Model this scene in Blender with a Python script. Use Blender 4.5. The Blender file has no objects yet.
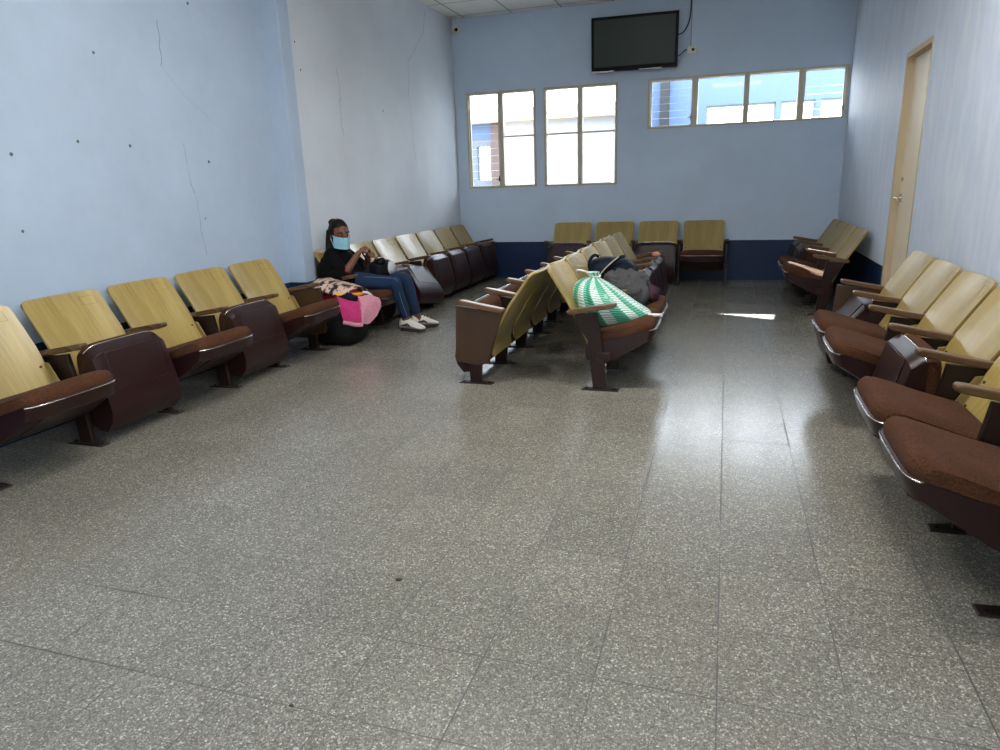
import bpy, bmesh, math, random
from mathutils import Vector, Matrix, noise
from math import sin, cos, pi, radians as R
random.seed(7)
scene = bpy.context.scene
COL = scene.collection

# ------------------------------------------------------------------ materials
def nmat(name):
    m = bpy.data.materials.new(name); m.use_nodes = True
    nt = m.node_tree; b = nt.nodes['Principled BSDF']
    return m, nt, b
def N(nt, t, **kw):
    n = nt.nodes.new(t)
    for k, v in kw.items():
        if k.startswith('i_'): n.inputs[k[2:].replace('_', ' ')].default_value = v
        else: setattr(n, k, v)
    return n
def L(nt, a, b): nt.links.new(a, b)
def math_n(nt, op, a, b=None, c=None):
    n = nt.nodes.new('ShaderNodeMath'); n.operation = op
    for i, v in enumerate((a, b, c)):
        if v is None: continue
        if isinstance(v, (int, float)): n.inputs[i].default_value = v
        else: nt.links.new(v, n.inputs[i])
    return n.outputs[0]
def mixc(nt, f, a, b, mode='MIX'):
    n = nt.nodes.new('ShaderNodeMix'); n.data_type = 'RGBA'; n.blend_type = mode
    for s, v in ((n.inputs[0], f), (n.inputs[6], a), (n.inputs[7], b)):
        if isinstance(v, (int, float)): s.default_value = v
        elif isinstance(v, (tuple, list)): s.default_value = (*v[:3], 1)
        else: nt.links.new(v, s)
    return n.outputs[2]
def ramp(nt, f, stops):
    n = nt.nodes.new('ShaderNodeValToRGB'); r = n.color_ramp
    while len(r.elements) < len(stops): r.elements.new(.5)
    for e, (p, c) in zip(r.elements, stops):
        e.position = p; e.color = (*c[:3], 1) if isinstance(c, (tuple, list)) else (c, c, c, 1)
    nt.links.new(f, n.inputs[0]); return n.outputs[0]
def coords(nt, kind='Object', scale=(1, 1, 1)):
    if kind == 'World': o = nt.nodes.new('ShaderNodeNewGeometry').outputs['Position']
    else: o = nt.nodes.new('ShaderNodeTexCoord').outputs[kind]
    mp = nt.nodes.new('ShaderNodeMapping'); mp.inputs['Scale'].default_value = scale
    nt.links.new(o, mp.inputs[0]); return mp.outputs[0]
def noise_n(nt, vec, scale, detail=4, rough=.5, out='Fac'):
    n = nt.nodes.new('ShaderNodeTexNoise'); n.inputs['Scale'].default_value = scale
    n.inputs['Detail'].default_value = detail; n.inputs['Roughness'].default_value = rough
    nt.links.new(vec, n.inputs['Vector']); return n.outputs[out]
def bump(nt, b, h, strength=.2, dist=.01):
    n = nt.nodes.new('ShaderNodeBump'); n.inputs['Strength'].default_value = strength
    n.inputs['Distance'].default_value = dist
    nt.links.new(h, n.inputs['Height']); nt.links.new(n.outputs[0], b.inputs['Normal'])
def srgb(r, g, b):
    f = lambda c: (c/255)/12.92 if c/255 <= .04045 else ((c/255+.055)/1.055)**2.4
    return (f(r), f(g), f(b))
def simple(name, col, rough=.5, metal=0, var=.12, scale=30, spec=.5, bmp=0):
    m, nt, b = nmat(name)
    v = coords(nt); n = noise_n(nt, v, scale, 3)
    c = mixc(nt, n, tuple(x*(1-var) for x in col), tuple(min(1, x*(1+var)) for x in col))
    L(nt, c, b.inputs['Base Color']); b.inputs['Roughness'].default_value = rough
    b.inputs['Metallic'].default_value = metal; b.inputs['Specular IOR Level'].default_value = spec
    if bmp: bump(nt, b, n, bmp, .004)
    return m
def woodmat(name, c1, c2, rough=.38, grain=(3, 60, 3), axis_scale=None, spec=.5):
    m, nt, b = nmat(name)
    v = coords(nt, 'Object', grain); n = noise_n(nt, v, 1.0, 5, .6)
    v2 = coords(nt, 'Object', (1.3, 9, 1.3)); n2 = noise_n(nt, v2, 1.0, 2)
    oi = nt.nodes.new('ShaderNodeObjectInfo')
    f = math_n(nt, 'ADD', math_n(nt, 'MULTIPLY', n, .6), math_n(nt, 'MULTIPLY', n2, .4))
    c = ramp(nt, f, [(.32, c1), (.62, c2)])
    k = math_n(nt, 'ADD', math_n(nt, 'MULTIPLY', oi.outputs['Random'], .18), .91)
    kk = nt.nodes.new('ShaderNodeCombineColor')
    for i in range(3): L(nt, k, kk.inputs[i])
    L(nt, mixc(nt, 1.0, c, kk.outputs[0], 'MULTIPLY'), b.inputs['Base Color'])
    L(nt, ramp(nt, n2, [(.3, rough*.8), (.7, rough*1.25)]), b.inputs['Roughness'])
    b.inputs['Specular IOR Level'].default_value = spec
    bump(nt, b, n, .06, .003)
    return m

NAVY_Z = .535
def wallmat(name, base, streak=False, spots=(), cracks=(), navy=True, plane='X'):
    """painted plaster: mottled paint, a navy painted band up to NAVY_Z, plug holes and hairline cracks"""
    m, nt, b = nmat(name)
    g = nt.nodes.new('ShaderNodeNewGeometry'); P = g.outputs['Position']
    sx = nt.nodes.new('ShaderNodeSeparateXYZ'); L(nt, P, sx.inputs[0])
    n1 = noise_n(nt, P, 1.1, 5, .6)
    n2 = noise_n(nt, P, 14, 4, .6)
    c = mixc(nt, ramp(nt, n1, [(.3, 0.), (.7, 1.)]), tuple(x*.91 for x in base), tuple(min(1, x*1.06) for x in base))
    c = mixc(nt, math_n(nt, 'MULTIPLY', n2, .10), c, (.8, .8, .78))
    h = math_n(nt, 'MULTIPLY', n2, .4)
    if streak:
        mp = nt.nodes.new('ShaderNodeMapping'); mp.inputs['Scale'].default_value = (6, 6, 1.3)
        L(nt, P, mp.inputs[0]); s = noise_n(nt, mp.outputs[0], 1.6, 6, .65)
        c = mixc(nt, ramp(nt, s, [(.42, 0.), (.72, .50)]), c, (.74, .76, .80))
        pass
    fine = noise_n(nt, P, 60, 2)
    h = math_n(nt, 'ADD', h, math_n(nt, 'MULTIPLY', fine, .25))
    A = sx.outputs['Y'] if plane == 'X' else sx.outputs['X']
    Z = sx.outputs['Z']
    dark = None
    for (y, z, r) in spots:
        d = math_n(nt, 'ADD', math_n(nt, 'POWER', math_n(nt, 'SUBTRACT', A, y), 2), math_n(nt, 'POWER', math_n(nt, 'SUBTRACT', Z, z), 2))
        k = math_n(nt, 'LESS_THAN', d, r*r)
        dark = k if dark is None else math_n(nt, 'MAXIMUM', dark, k)
    if cracks:
        nn = math_n(nt, 'SUBTRACT', noise_n(nt, P, 3.2, 6, .62), .5)
        for (y0, z0, y1, z1, w, amp) in cracks:
            t = math_n(nt, 'DIVIDE', math_n(nt, 'SUBTRACT', Z, z0), z1-z0)
            yc = math_n(nt, 'ADD', math_n(nt, 'ADD', math_n(nt, 'MULTIPLY', t, y1-y0), y0), math_n(nt, 'MULTIPLY', nn, amp))
            d = math_n(nt, 'ABSOLUTE', math_n(nt, 'SUBTRACT', A, yc))
            k = math_n(nt, 'MULTIPLY', math_n(nt, 'LESS_THAN', d, w), math_n(nt, 'LESS_THAN', math_n(nt, 'ABSOLUTE', math_n(nt, 'SUBTRACT', t, .5)), .5))
            k = math_n(nt, 'MULTIPLY', k, .45)
            dark = k if dark is None else math_n(nt, 'MAXIMUM', dark, k)
    if dark is not None: c = mixc(nt, dark, c, (.09, .09, .10))
    if navy:
        k = math_n(nt, 'LESS_THAN', math_n(nt, 'ADD', Z, math_n(nt, 'MULTIPLY', math_n(nt, 'SUBTRACT', n2, .5), .006)), NAVY_Z)
        c = mixc(nt, k, c, mixc(nt, n1, srgb(16, 34, 66), srgb(24, 46, 82)))
        L(nt, math_n(nt, 'SUBTRACT', .62, math_n(nt, 'MULTIPLY', k, .22)), b.inputs['Roughness'])
    else: b.inputs['Roughness'].default_value = .6
    L(nt, c, b.inputs['Base Color']); b.inputs['Specular IOR Level'].default_value = .35
    bump(nt, b, h, .35 if streak else .22, .006)
    return m

M = {}
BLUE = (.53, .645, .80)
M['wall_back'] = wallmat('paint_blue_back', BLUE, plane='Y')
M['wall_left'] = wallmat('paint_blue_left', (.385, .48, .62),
    spots=[(4.72, 2.74, .011), (3.78, 2.26, .010), (3.54, 1.71, .010), (3.95, 1.70, .011), (4.71, 1.61, .012), (3.08, 1.62, .011), (3.05, 1.19, .009), (4.58, 1.18, .007)],
    cracks=[(4.37, 2.56, 4.36, 2.26, .0045, .10), (4.36, 2.26, 4.49, 2.12, .0022, .12), (4.49, 2.12, 4.88, 1.88, .0022, .14), (4.46, 1.74, 4.47, 1.47, .0022, .12), (4.47, 1.47, 4.51, 1.37, .0045, .08), (4.52, 1.35, 4.53, .9, .0022, .12)])
M['wall_left_far'] = wallmat('paint_blue_left_far', (.63, .68, .75),  # same paint as the near wall; window brightness mixed into a paler base colour
    spots=[(5.94, 2.67, .010), (5.99, 2.44, .010), (7.61, 2.22, .010)],
    cracks=[(9.02, 3.56, 8.9, 3.26, .006, .15), (8.9, 3.26, 8.41, 2.86, .005, .2), (8.41, 2.86, 8.35, 2.48, .005, .2), (8.35, 2.48, 8.43, 1.64, .004, .2), (6.63, 2.55, 6.66, 1.9, .004, .18)])
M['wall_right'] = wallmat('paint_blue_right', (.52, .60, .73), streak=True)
M['wall_plain'] = wallmat('paint_blue_plain', BLUE)

# terrazzo floor
def floor_mat():
    m, nt, b = nmat('terrazzo_tiles')
    P = nt.nodes.new('ShaderNodeNewGeometry').outputs['Position']
    sx = nt.nodes.new('ShaderNodeSeparateXYZ'); L(nt, P, sx.inputs[0])
    def vor(scale, feat='F1'):
        v = nt.nodes.new('ShaderNodeTexVoronoi'); v.feature = feat; v.inputs['Scale'].default_value = scale
        L(nt, P, v.inputs['Vector']); v.inputs['Randomness'].default_value = 1; return v
    v1 = vor(180); v2 = vor(340); e1 = vor(180, 'DISTANCE_TO_EDGE')
    s1 = nt.nodes.new('ShaderNodeSeparateColor'); L(nt, v1.outputs['Color'], s1.inputs[0])
    s2 = nt.nodes.new('ShaderNodeSeparateColor'); L(nt, v2.outputs['Color'], s2.inputs[0])
    chips = ramp(nt, s1.outputs[0], [(.0, (.10, .095, .077)), (.35, (.165, .156, .129)), (.64, (.24, .228, .19)), (.84, (.345, .33, .28)), (1., (.49, .47, .41))])
    small = ramp(nt, s2.outputs[0], [(.0, (.112, .105, .086)), (.6, (.195, .184, .152)), (1., (.36, .342, .29))])
    c = mixc(nt, math_n(nt, 'GREATER_THAN', s1.outputs[1], .45), small, chips)
    c = mixc(nt, math_n(nt, 'MULTIPLY', math_n(nt, 'LESS_THAN', e1.outputs['Distance'], .07), .6), c, (.118, .111, .092))
    n = noise_n(nt, P, .9, 5, .6); n3 = noise_n(nt, P, 5, 5, .6)
    c = mixc(nt, ramp(nt, n, [(.40, 0.), (.78, .28)]), c, (.19, .165, .125))
    # per-tile tone
    ix = math_n(nt, 'FLOOR', math_n(nt, 'DIVIDE', math_n(nt, 'ADD', sx.outputs[0], 1.290), .3331))
    iy = math_n(nt, 'FLOOR', math_n(nt, 'DIVIDE', math_n(nt, 'SUBTRACT', sx.outputs[1], 2.314), .3331))
    cb = nt.nodes.new('ShaderNodeCombineXYZ'); L(nt, ix, cb.inputs[0]); L(nt, iy, cb.inputs[1])
    wn = nt.nodes.new('ShaderNodeTexWhiteNoise'); wn.noise_dimensions = '2D'; L(nt, cb.outputs[0], wn.inputs['Vector'])
    k = math_n(nt, 'ADD', math_n(nt, 'MULTIPLY', wn.outputs['Value'], .16), .92)
    kk = nt.nodes.new('ShaderNodeCombineColor')
    for i in range(3): L(nt, k, kk.inputs[i])
    c = mixc(nt, 1., c, kk.outputs[0], 'MULTIPLY')
    jx = math_n(nt, 'PINGPONG', math_n(nt, 'ADD', sx.outputs[0], 1.290), .16655)
    jy = math_n(nt, 'PINGPONG', math_n(nt, 'SUBTRACT', sx.outputs[1], 2.314), .16655)
    jn = noise_n(nt, P, 2.2, 3)
    w = math_n(nt, 'MULTIPLY', ramp(nt, jn, [(.37, .28), (.60, 1.)]), .0028)
    j = math_n(nt, 'MAXIMUM', math_n(nt, 'LESS_THAN', jx, w), math_n(nt, 'LESS_THAN', jy, w))
    c = mixc(nt, math_n(nt, 'MULTIPLY', j, .85), c, (.03, .028, .025))
    L(nt, c, b.inputs['Base Color'])
    # polish worn in the walking lane between the seats
    r = ramp(nt, noise_n(nt, P, 9, 4, .6), [(.3, .20), (.7, .24)])
    r = math_n(nt, 'ADD', r, ramp(nt, noise_n(nt, P, .8, 2), [(.35, 0.), (.7, .02)]))
    L(nt, math_n(nt, 'ADD', r, math_n(nt, 'MULTIPLY', j, .3)), b.inputs['Roughness'])
    b.inputs['Specular IOR Level'].default_value = .5
    h = math_n(nt, 'SUBTRACT', math_n(nt, 'MULTIPLY', n3, .02), j)
    bump(nt, b, h, .12, .002)
    return m
M['floor'] = floor_mat()

def ceil_mat():
    m, nt, b = nmat('ceiling_tiles')
    P = nt.nodes.new('ShaderNodeNewGeometry').outputs['Position']
    sx = nt.nodes.new('ShaderNodeSeparateXYZ'); L(nt, P, sx.inputs[0])
    jx = math_n(nt, 'PINGPONG', math_n(nt, 'ADD', sx.outputs[0], 3.60), .345)
    jy = math_n(nt, 'PINGPONG', math_n(nt, 'SUBTRACT', sx.outputs[1], 9.08), .345)
    j = math_n(nt, 'MAXIMUM', math_n(nt, 'LESS_THAN', jx, .011), math_n(nt, 'LESS_THAN', jy, .011))
    n = noise_n(nt, P, 60, 3)
    c = mixc(nt, n, (.74, .72, .66), (.84, .82, .76))
    c = mixc(nt, math_n(nt, 'MULTIPLY', j, .75), c, (.22, .20, .18))
    L(nt, c, b.inputs['Base Color']); b.inputs['Roughness'].default_value = .8
    bump(nt, b, math_n(nt, 'ADD', n, j), .2, .004)
    return m
M['ceiling'] = ceil_mat()

M['back_wood'] = woodmat('golden_veneer', srgb(136, 114, 58), srgb(168, 147, 88), .33, (3, 60, 3), None, .7)
M['panel_wood'] = woodmat('end_panel_veneer', srgb(40, 26, 14), srgb(70, 47, 26), .42)
M['arm_wood'] = woodmat('armrest_wood', srgb(70, 49, 31), srgb(106, 79, 53), .30, (3, 60, 60))
M['dark_wood'] = woodmat('dark_stained_wood', srgb(25, 14, 11), srgb(42, 25, 19), .45, (3, 60, 3), None, .3)
M['steel_dark'] = simple('dark_painted_steel', srgb(40, 30, 28), .42, .3)
M['bolt'] = simple('worn_bolt_steel', srgb(90, 78, 55), .35, .8)
M['chrome'] = simple('bright_trim', srgb(205, 200, 195), .22, .9)
def fabric(name, col, var=.35, scale=260, rough=.9, bmp=.5):
    m, nt, b = nmat(name)
    v = coords(nt); n = noise_n(nt, v, scale, 2); n2 = noise_n(nt, v, 7, 4)
    f = math_n(nt, 'ADD', math_n(nt, 'MULTIPLY', n, .7), math_n(nt, 'MULTIPLY', n2, .3))
    c = ramp(nt, f, [(.3, tuple(x*(1-var) for x in col)), (.7, tuple(min(1, x*(1+var)) for x in col))])
    L(nt, c, b.inputs['Base Color']); b.inputs['Roughness'].default_value = rough
    b.inputs['Specular IOR Level'].default_value = .08
    b.inputs['Sheen Weight'].default_value = .02; b.inputs['Sheen Roughness'].default_value = .5
    bump(nt, b, n, bmp, .003)
    return m
M['cushion'] = fabric('brown_tweed', srgb(74, 47, 32), .5, 150, .95, .8)
M['pan'] = simple('burgundy_vinyl', srgb(40, 19, 18), .36, 0, .25, 12, .36, .03)
M['plate'] = woodmat('recess_veneer', srgb(128, 102, 44), srgb(160, 134, 66), .4)
M['alu'] = simple('bronzed_aluminium', srgb(186, 178, 160), .45, .1)
M['alu_light'] = simple('pale_aluminium', srgb(176, 170, 156), .4, .4)
M['door_tan'] = woodmat('cream_door_paint', srgb(218, 202, 172), srgb(230, 216, 188), .45, (6, 6, 1.2))
M['door_jamb'] = woodmat('tan_jamb_paint', srgb(180, 162, 132), srgb(196, 178, 148), .5, (6, 6, 1.2))
M['black_plastic'] = simple('black_gloss_plastic', (.004, .004, .0045), .4, 0, .1, 30, .12)
M['black_matte'] = simple('black_matte', (.012, .012, .013), .6)
M['screen'] = simple('dark_screen', (.050, .062, .055), .25, 0, .05, 30, .12)
M['white_plastic'] = simple('white_plastic', (.72, .71, .67), .4)
def glass(name, tint=(.97, .98, .98), g=.05):
    m = bpy.data.materials.new(name); m.use_nodes = True; nt = m.node_tree; nt.nodes.clear()
    o = nt.nodes.new('ShaderNodeOutputMaterial'); t = nt.nodes.new('ShaderNodeBsdfTransparent'); t.inputs[0].default_value = (*tint, 1)
    gl = nt.nodes.new('ShaderNodeBsdfGlossy'); gl.inputs['Roughness'].default_value = .03; g = g*.3
    mx = nt.nodes.new('ShaderNodeMixShader')
    n = noise_n(nt, coords(nt), 3, 3)
    L(nt, math_n(nt, 'ADD', math_n(nt, 'MULTIPLY', n, .01), g), mx.inputs[0])
    L(nt, t.outputs[0], mx.inputs[1]); L(nt, gl.outputs[0], mx.inputs[2]); L(nt, mx.outputs[0], o.inputs[0])
    return m
M['glass'] = glass('window_glass')
M['louver_glass'] = glass('louver_glass', (.95, .97, .98), .07)
def edge_mat():
    m = bpy.data.materials.new('frosted_glass_edge'); m.use_nodes = True; nt = m.node_tree; nt.nodes.clear()
    o = nt.nodes.new('ShaderNodeOutputMaterial'); a = nt.nodes.new('ShaderNodeBsdfTranslucent'); b = nt.nodes.new('ShaderNodeBsdfDiffuse')
    a.inputs[0].default_value = (.93, .97, 1, 1); b.inputs[0].default_value = (.85, .9, .93, 1)
    mx = nt.nodes.new('ShaderNodeMixShader'); mx.inputs[0].default_value = .35
    L(nt, a.outputs[0], mx.inputs[1]); L(nt, b.outputs[0], mx.inputs[2]); L(nt, mx.outputs[0], o.inputs[0]); return m
M['glass_edge'] = edge_mat()

# ------------------------------------------------------------------ mesh tools
class MB:
    def __init__(s): s.v = []; s.f = []; s.mi = []; s.uv = None
    def add(s, vs, fs, mi=0, mat=None):
        o = len(s.v)
        s.v += [tuple(mat @ Vector(p)) if mat else tuple(p) for p in vs]
        s.f += [tuple(i+o for i in f) for f in fs]; s.mi += [mi]*len(fs); return s
    def box(s, x0, x1, y0, y1, z0, z1, mi=0, mat=None):
        vs = [(x, y, z) for z in (z0, z1) for y in (y0, y1) for x in (x0, x1)]
        return s.add(vs, [(0, 2, 3, 1), (4, 5, 7, 6), (0, 1, 5, 4), (2, 6, 7, 3), (0, 4, 6, 2), (1, 3, 7, 5)], mi, mat)
    def prism(s, poly, y0, y1, mi=0, mat=None):
        """poly in (x,z), extruded along y"""
        n = len(poly)
        vs = [(x, y0, z) for x, z in poly] + [(x, y1, z) for x, z in poly]
        fs = [tuple(range(n)), tuple(range(2*n-1, n-1, -1))] + [(i, i+n, (i+1) % n+n, (i+1) % n) for i in range(n)]
        return s.add(vs, fs, mi, mat)
    def rings(s, rings, cap=True, mi=0, mat=None):
        n = len(rings[0]); vs = [p for r in rings for p in r]; fs = []
        for k in range(len(rings)-1):
            for i in range(n):
                a = k*n+i; b = k*n+(i+1) % n; fs.append((a, b, b+n, a+n))
        if cap: fs += [tuple(range(n-1, -1, -1)), tuple(range((len(rings)-1)*n, len(rings)*n))]
        return s.add(vs, fs, mi, mat)
    def tube(s, path, rad, n=10, mi=0, mat=None, ell=1.0):
        path = [Vector(p) for p in path]
        rads = rad if isinstance(rad, (list, tuple)) else [rad]*len(path)
        rs = []; up = None
        for i, p in enumerate(path):
            a = path[max(i-1, 0)]; b = path[min(i+1, len(path)-1)]
            t = (b-a).normalized()
            if up is None:
                up = Vector((0, 0, 1)) if abs(t.z) < .9 else Vector((1, 0, 0))
            u = (up - t*up.dot(t)).normalized(); w = t.cross(u); up = u
            rs.append([p + (u*cos(2*pi*k/n) + w*sin(2*pi*k/n)*ell)*rads[i] for k in range(n)])
        return s.rings(rs, True, mi, mat)
    def ball(s, c, r, nu=16, nv=10, mi=0, mat=None, fn=None):
        if isinstance(r, (int, float)): r = (r, r, r)
        vs = []; fs = []
        for j in range(nv+1):
            th = pi*j/nv
            for i in range(nu):
                ph = 2*pi*i/nu; d = Vector((sin(th)*cos(ph), sin(th)*sin(ph), cos(th)))
                k = fn(d) if fn else 1
                vs.append((c[0]+d.x*r[0]*k, c[1]+d.y*r[1]*k, c[2]+d.z*r[2]*k))
        for j in range(nv):
            for i in range(nu):
                a = j*nu+i; b = j*nu+(i+1) % nu; fs.append((a, b, b+nu, a+nu))
        return s.add(vs, fs, mi, mat)
    def build(s, name, mats, parent=None, smooth=None, bevel=0, loc=None, seg=2):
        me = bpy.data.meshes.new(name); me.from_pydata(s.v, [], s.f)
        for m in (mats if isinstance(mats, list) else [mats]): me.materials.append(M[m] if isinstance(m, str) else m)
        me.polygons.foreach_set('material_index', s.mi)
        bm = bmesh.new(); bm.from_mesh(me)
        bmesh.ops.remove_doubles(bm, verts=bm.verts, dist=1e-6)
        bmesh.ops.recalc_face_normals(bm, faces=bm.faces); bm.to_mesh(me); bm.free()
        if s.uv:
            uvl = me.uv_layers.new(name='UVMap')
            for lp in me.loops:
                uvl.data[lp.index].uv = s.uv(me.vertices[lp.vertex_index].co)
        o = bpy.data.objects.new(name, me); COL.objects.link(o)
        if parent: o.parent = parent
        if loc: o.location = loc
        if bevel:
            b = o.modifiers.new('bevel', 'BEVEL'); b.width = bevel; b.segments = seg; b.limit_method = 'ANGLE'; b.angle_limit = R(40)
        if smooth or bevel:
            me.polygons.foreach_set('use_smooth', [True]*len(me.polygons)); me.set_sharp_from_angle(angle=R(smooth or 35))
        return o
def tag(o, label=None, cat=None, group=None, kind=None):
    for k, v in (('label', label), ('category', cat), ('group', group), ('kind', kind)):
        if v: o[k] = v
    return o
def thing(name, label, cat, loc=(0, 0, 0), rz=0, group=None):
    o = bpy.data.objects.new(name, None); COL.objects.link(o); o.empty_display_size = .05
    o.location = loc; o.rotation_euler = (0, 0, rz); return tag(o, label, cat, group)
def struct(name, mb, mats, **kw):
    return tag(mb.build(name, mats, **kw), kind='structure')
def sub(path, n=4):
    """Catmull-Rom through points"""
    P = [Vector(p) for p in path]; out = []
    for i in range(len(P)-1):
        a = P[max(i-1, 0)]; b = P[i]; c = P[i+1]; d = P[min(i+2, len(P)-1)]
        for k in range(n):
            t = k/n
            out.append(.5*((2*b)+(c-a)*t+(2*a-5*b+4*c-d)*t*t+(3*b-a-3*c+d)*t**3))
    return out+[P[-1]]

# ------------------------------------------------------------------ room shell
YB = 9.926; XR = 1.372; XL = -3.90; XLF = -3.80; ZC = 3.61; YREAR = -2.6; T = .16
struct('floor', MB().box(XL-T, XR+T, YREAR-T, YB+T, -.12, 0), 'floor')
def wall_cells(mb, u0, u1, z0, z1, holes, fn):
    us = sorted({u0, u1, *[h[0] for h in holes], *[h[1] for h in holes]})
    zs = sorted({z0, z1, *[h[2] for h in holes], *[h[3] for h in holes]})
    for a, b in zip(us, us[1:]):
        for c, d in zip(zs, zs[1:]):
            if any(h[0] <= a+1e-6 and b <= h[1]+1e-6 and h[2] <= c+1e-6 and d <= h[3]+1e-6 for h in holes): continue
            fn(mb, a, b, c, d)
    return mb
W1 = (-3.632, -2.604, 1.318, 2.633); W2 = (-2.484, -1.460, 1.311, 2.630); W3 = (-1.060, 1.352, 2.010, 2.630)
struct('wall_back', wall_cells(MB(), XL-T, XR+T, 0, ZC, [W1, W2, W3], lambda m, a, b, c, d: m.box(a, b, YB, YB+T, c, d)), 'wall_back')
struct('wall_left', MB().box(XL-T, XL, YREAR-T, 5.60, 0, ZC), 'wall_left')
struct('trim_1', MB().box(XL-T, -3.722, 5.60, 5.765, 0, ZC), 'wall_left', bevel=.006)   # the pilaster on the left wall
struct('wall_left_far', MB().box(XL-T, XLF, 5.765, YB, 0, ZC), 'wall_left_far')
DY0, DY1, DZ = 6.15, 6.97, 2.30
FILL_WIN_SIDE = (-1.7, .9, 1.3, 2.5)
struct('wall_right', wall_cells(MB(), YREAR-T, YB, 0, ZC, [(DY0, DY1, 0, DZ), FILL_WIN_SIDE], lambda m, a, b, c, d: m.box(XR, XR+T, a, b, c, d)), 'wall_right')
FILL_WIN_REAR = (-2.2, -.6, 1.4, 2.3)
struct('wall_rear', wall_cells(MB(), XL-T, XR+T, 0, ZC, [FILL_WIN_REAR], lambda m, a, b, c, d: m.box(a, b, YREAR-T, YREAR, c, d)), 'wall_plain')
struct('ceiling', MB().box(XL-T, XR+T, YREAR-T, YB+T, ZC, ZC+.1), 'ceiling')

# ------------------------------------------------------------------ windows
def slats(parent, x0, x1, z0, z1, y, n, tilt):
    h = (z1-z0)/n
    for i in range(n):
        zc = z0+h*(i+.5); mt = Matrix.Translation((0, y, zc)) @ Matrix.Rotation(tilt, 4, 'X')
        m = MB()
        m.add([(x, yy, z) for x in (x0, x1) for z in (-h*.53, h*.53) for yy in (-.0028, .0028)], [(0, 2, 6, 4), (1, 5, 7, 3)], 0, mt)
        m.add([(x, yy, z) for x in (x0, x1) for z in (-h*.53, h*.53) for yy in (-.0028, .0028)], [(0, 4, 5, 1), (2, 3, 7, 6), (0, 1, 3, 2), (4, 6, 7, 5)], 1, mt)
        m.build('louver_slat', ['louver_glass', 'glass_edge'], parent)
def window(name, box, mull, panes, fw=.034, rail=None, n_sl=12, cord=True):
    x0, x1, z0, z1 = box; y0, y1 = YB-.012, YB+.085
    m = MB()
    m.box(x0, x1, y0, y1, z1-fw, z1); m.box(x0, x1, y0, y1, z0, z0+fw*.8)
    m.box(x0, x0+fw, y0+.001, y1, z0+fw*.8, z1-fw); m.box(x1-fw, x1, y0+.001, y1, z0+fw*.8, z1-fw)
    root = struct(name, m, 'alu', bevel=.004)
    xs = [x0+fw]
    for q in mull:
        MB().box(q-.034, q+.034, y0-.004, y1-.002, z0+fw*.8, z1-fw).build('mullion', 'alu', root, bevel=.004)
        xs += [q-.034, q+.034]
    xs.append(x1-fw)
    for k, kind in enumerate(panes):
        a, b = xs[2*k], xs[2*k+1]; zz0, zz1 = z0+fw*.8, z1-fw
        if kind == 'L':
            t = MB()
            for q in (a, b-.016): t.box(q, q+.016, YB+.015, YB+.06, zz0, zz1)
            t.build('louver_channel', 'alu_light', root)
            slats(root, a+.018, b-.018, zz0+.01, zz1-.01, YB+.038, n_sl, R(-14))
            h = MB(); h.box(b-.02, b-.008, YB-.03, YB+.01, zz0+.06, zz0+.13); h.tube([(b-.014, YB-.03, zz0+.10), (b-.05, YB-.045, zz0+.085)], .006, 8)
            h.build('crank_handle', 'black_matte', root)
        else:
            if rail:
                zr = rail
                MB().box(a, b, YB+.025, YB+.055, zr-.011, zr+.011).build('rail', 'alu', root)
                spans = [(zz0, zr-.011), (zr+.011, zz1)]
            else: spans = [(zz0, zz1)]
            for s0, s1 in spans:
                MB().box(a+.002, b-.002, YB+.038, YB+.043, s0+.002, s1-.002).build('glass_pane', 'glass', root)
    return root
window('window_1', W1, [-3.115], 'LF', rail=2.02)
window('window_2', W2, [-1.975], 'FF', rail=2.02)
window('window_3', W3, [-.455, .175, .815], 'LFFL', n_sl=6)
# added unseen windows behind the camera, sized for the fill daylight they let in
def fill_window(name, axis, lo, hi, z0, z1, pos, n):
    m = MB(); fw = .04
    def bx(a, b, c, d):
        if axis == 'Y': m.box(a, b, pos-.05, pos+.03, c, d)
        else: m.box(pos-.03, pos+.05, a, b, c, d)
    bx(lo, hi, z1-fw, z1); bx(lo, hi, z0, z0+fw)
    for i in range(n+1):
        q = lo+(hi-lo-fw)*i/n; bx(q, q+fw, z0+fw, z1-fw)
    r = struct(name, m, 'alu')
    g = MB()
    if axis == 'Y': g.box(lo+fw, hi-fw, pos-.012, pos-.008, z0+fw, z1-fw)
    else: g.box(pos+.008, pos+.012, lo+fw, hi-fw, z0+fw, z1-fw)
    g.build('glass_pane', 'glass', r)
fill_window('window_4', 'Y', FILL_WIN_REAR[0], FILL_WIN_REAR[1], FILL_WIN_REAR[2], FILL_WIN_REAR[3], YREAR-.06, 4)
fill_window('window_5', 'X', FILL_WIN_SIDE[0], FILL_WIN_SIDE[1], FILL_WIN_SIDE[2], FILL_WIN_SIDE[3], XR+.06, 3)

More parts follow.
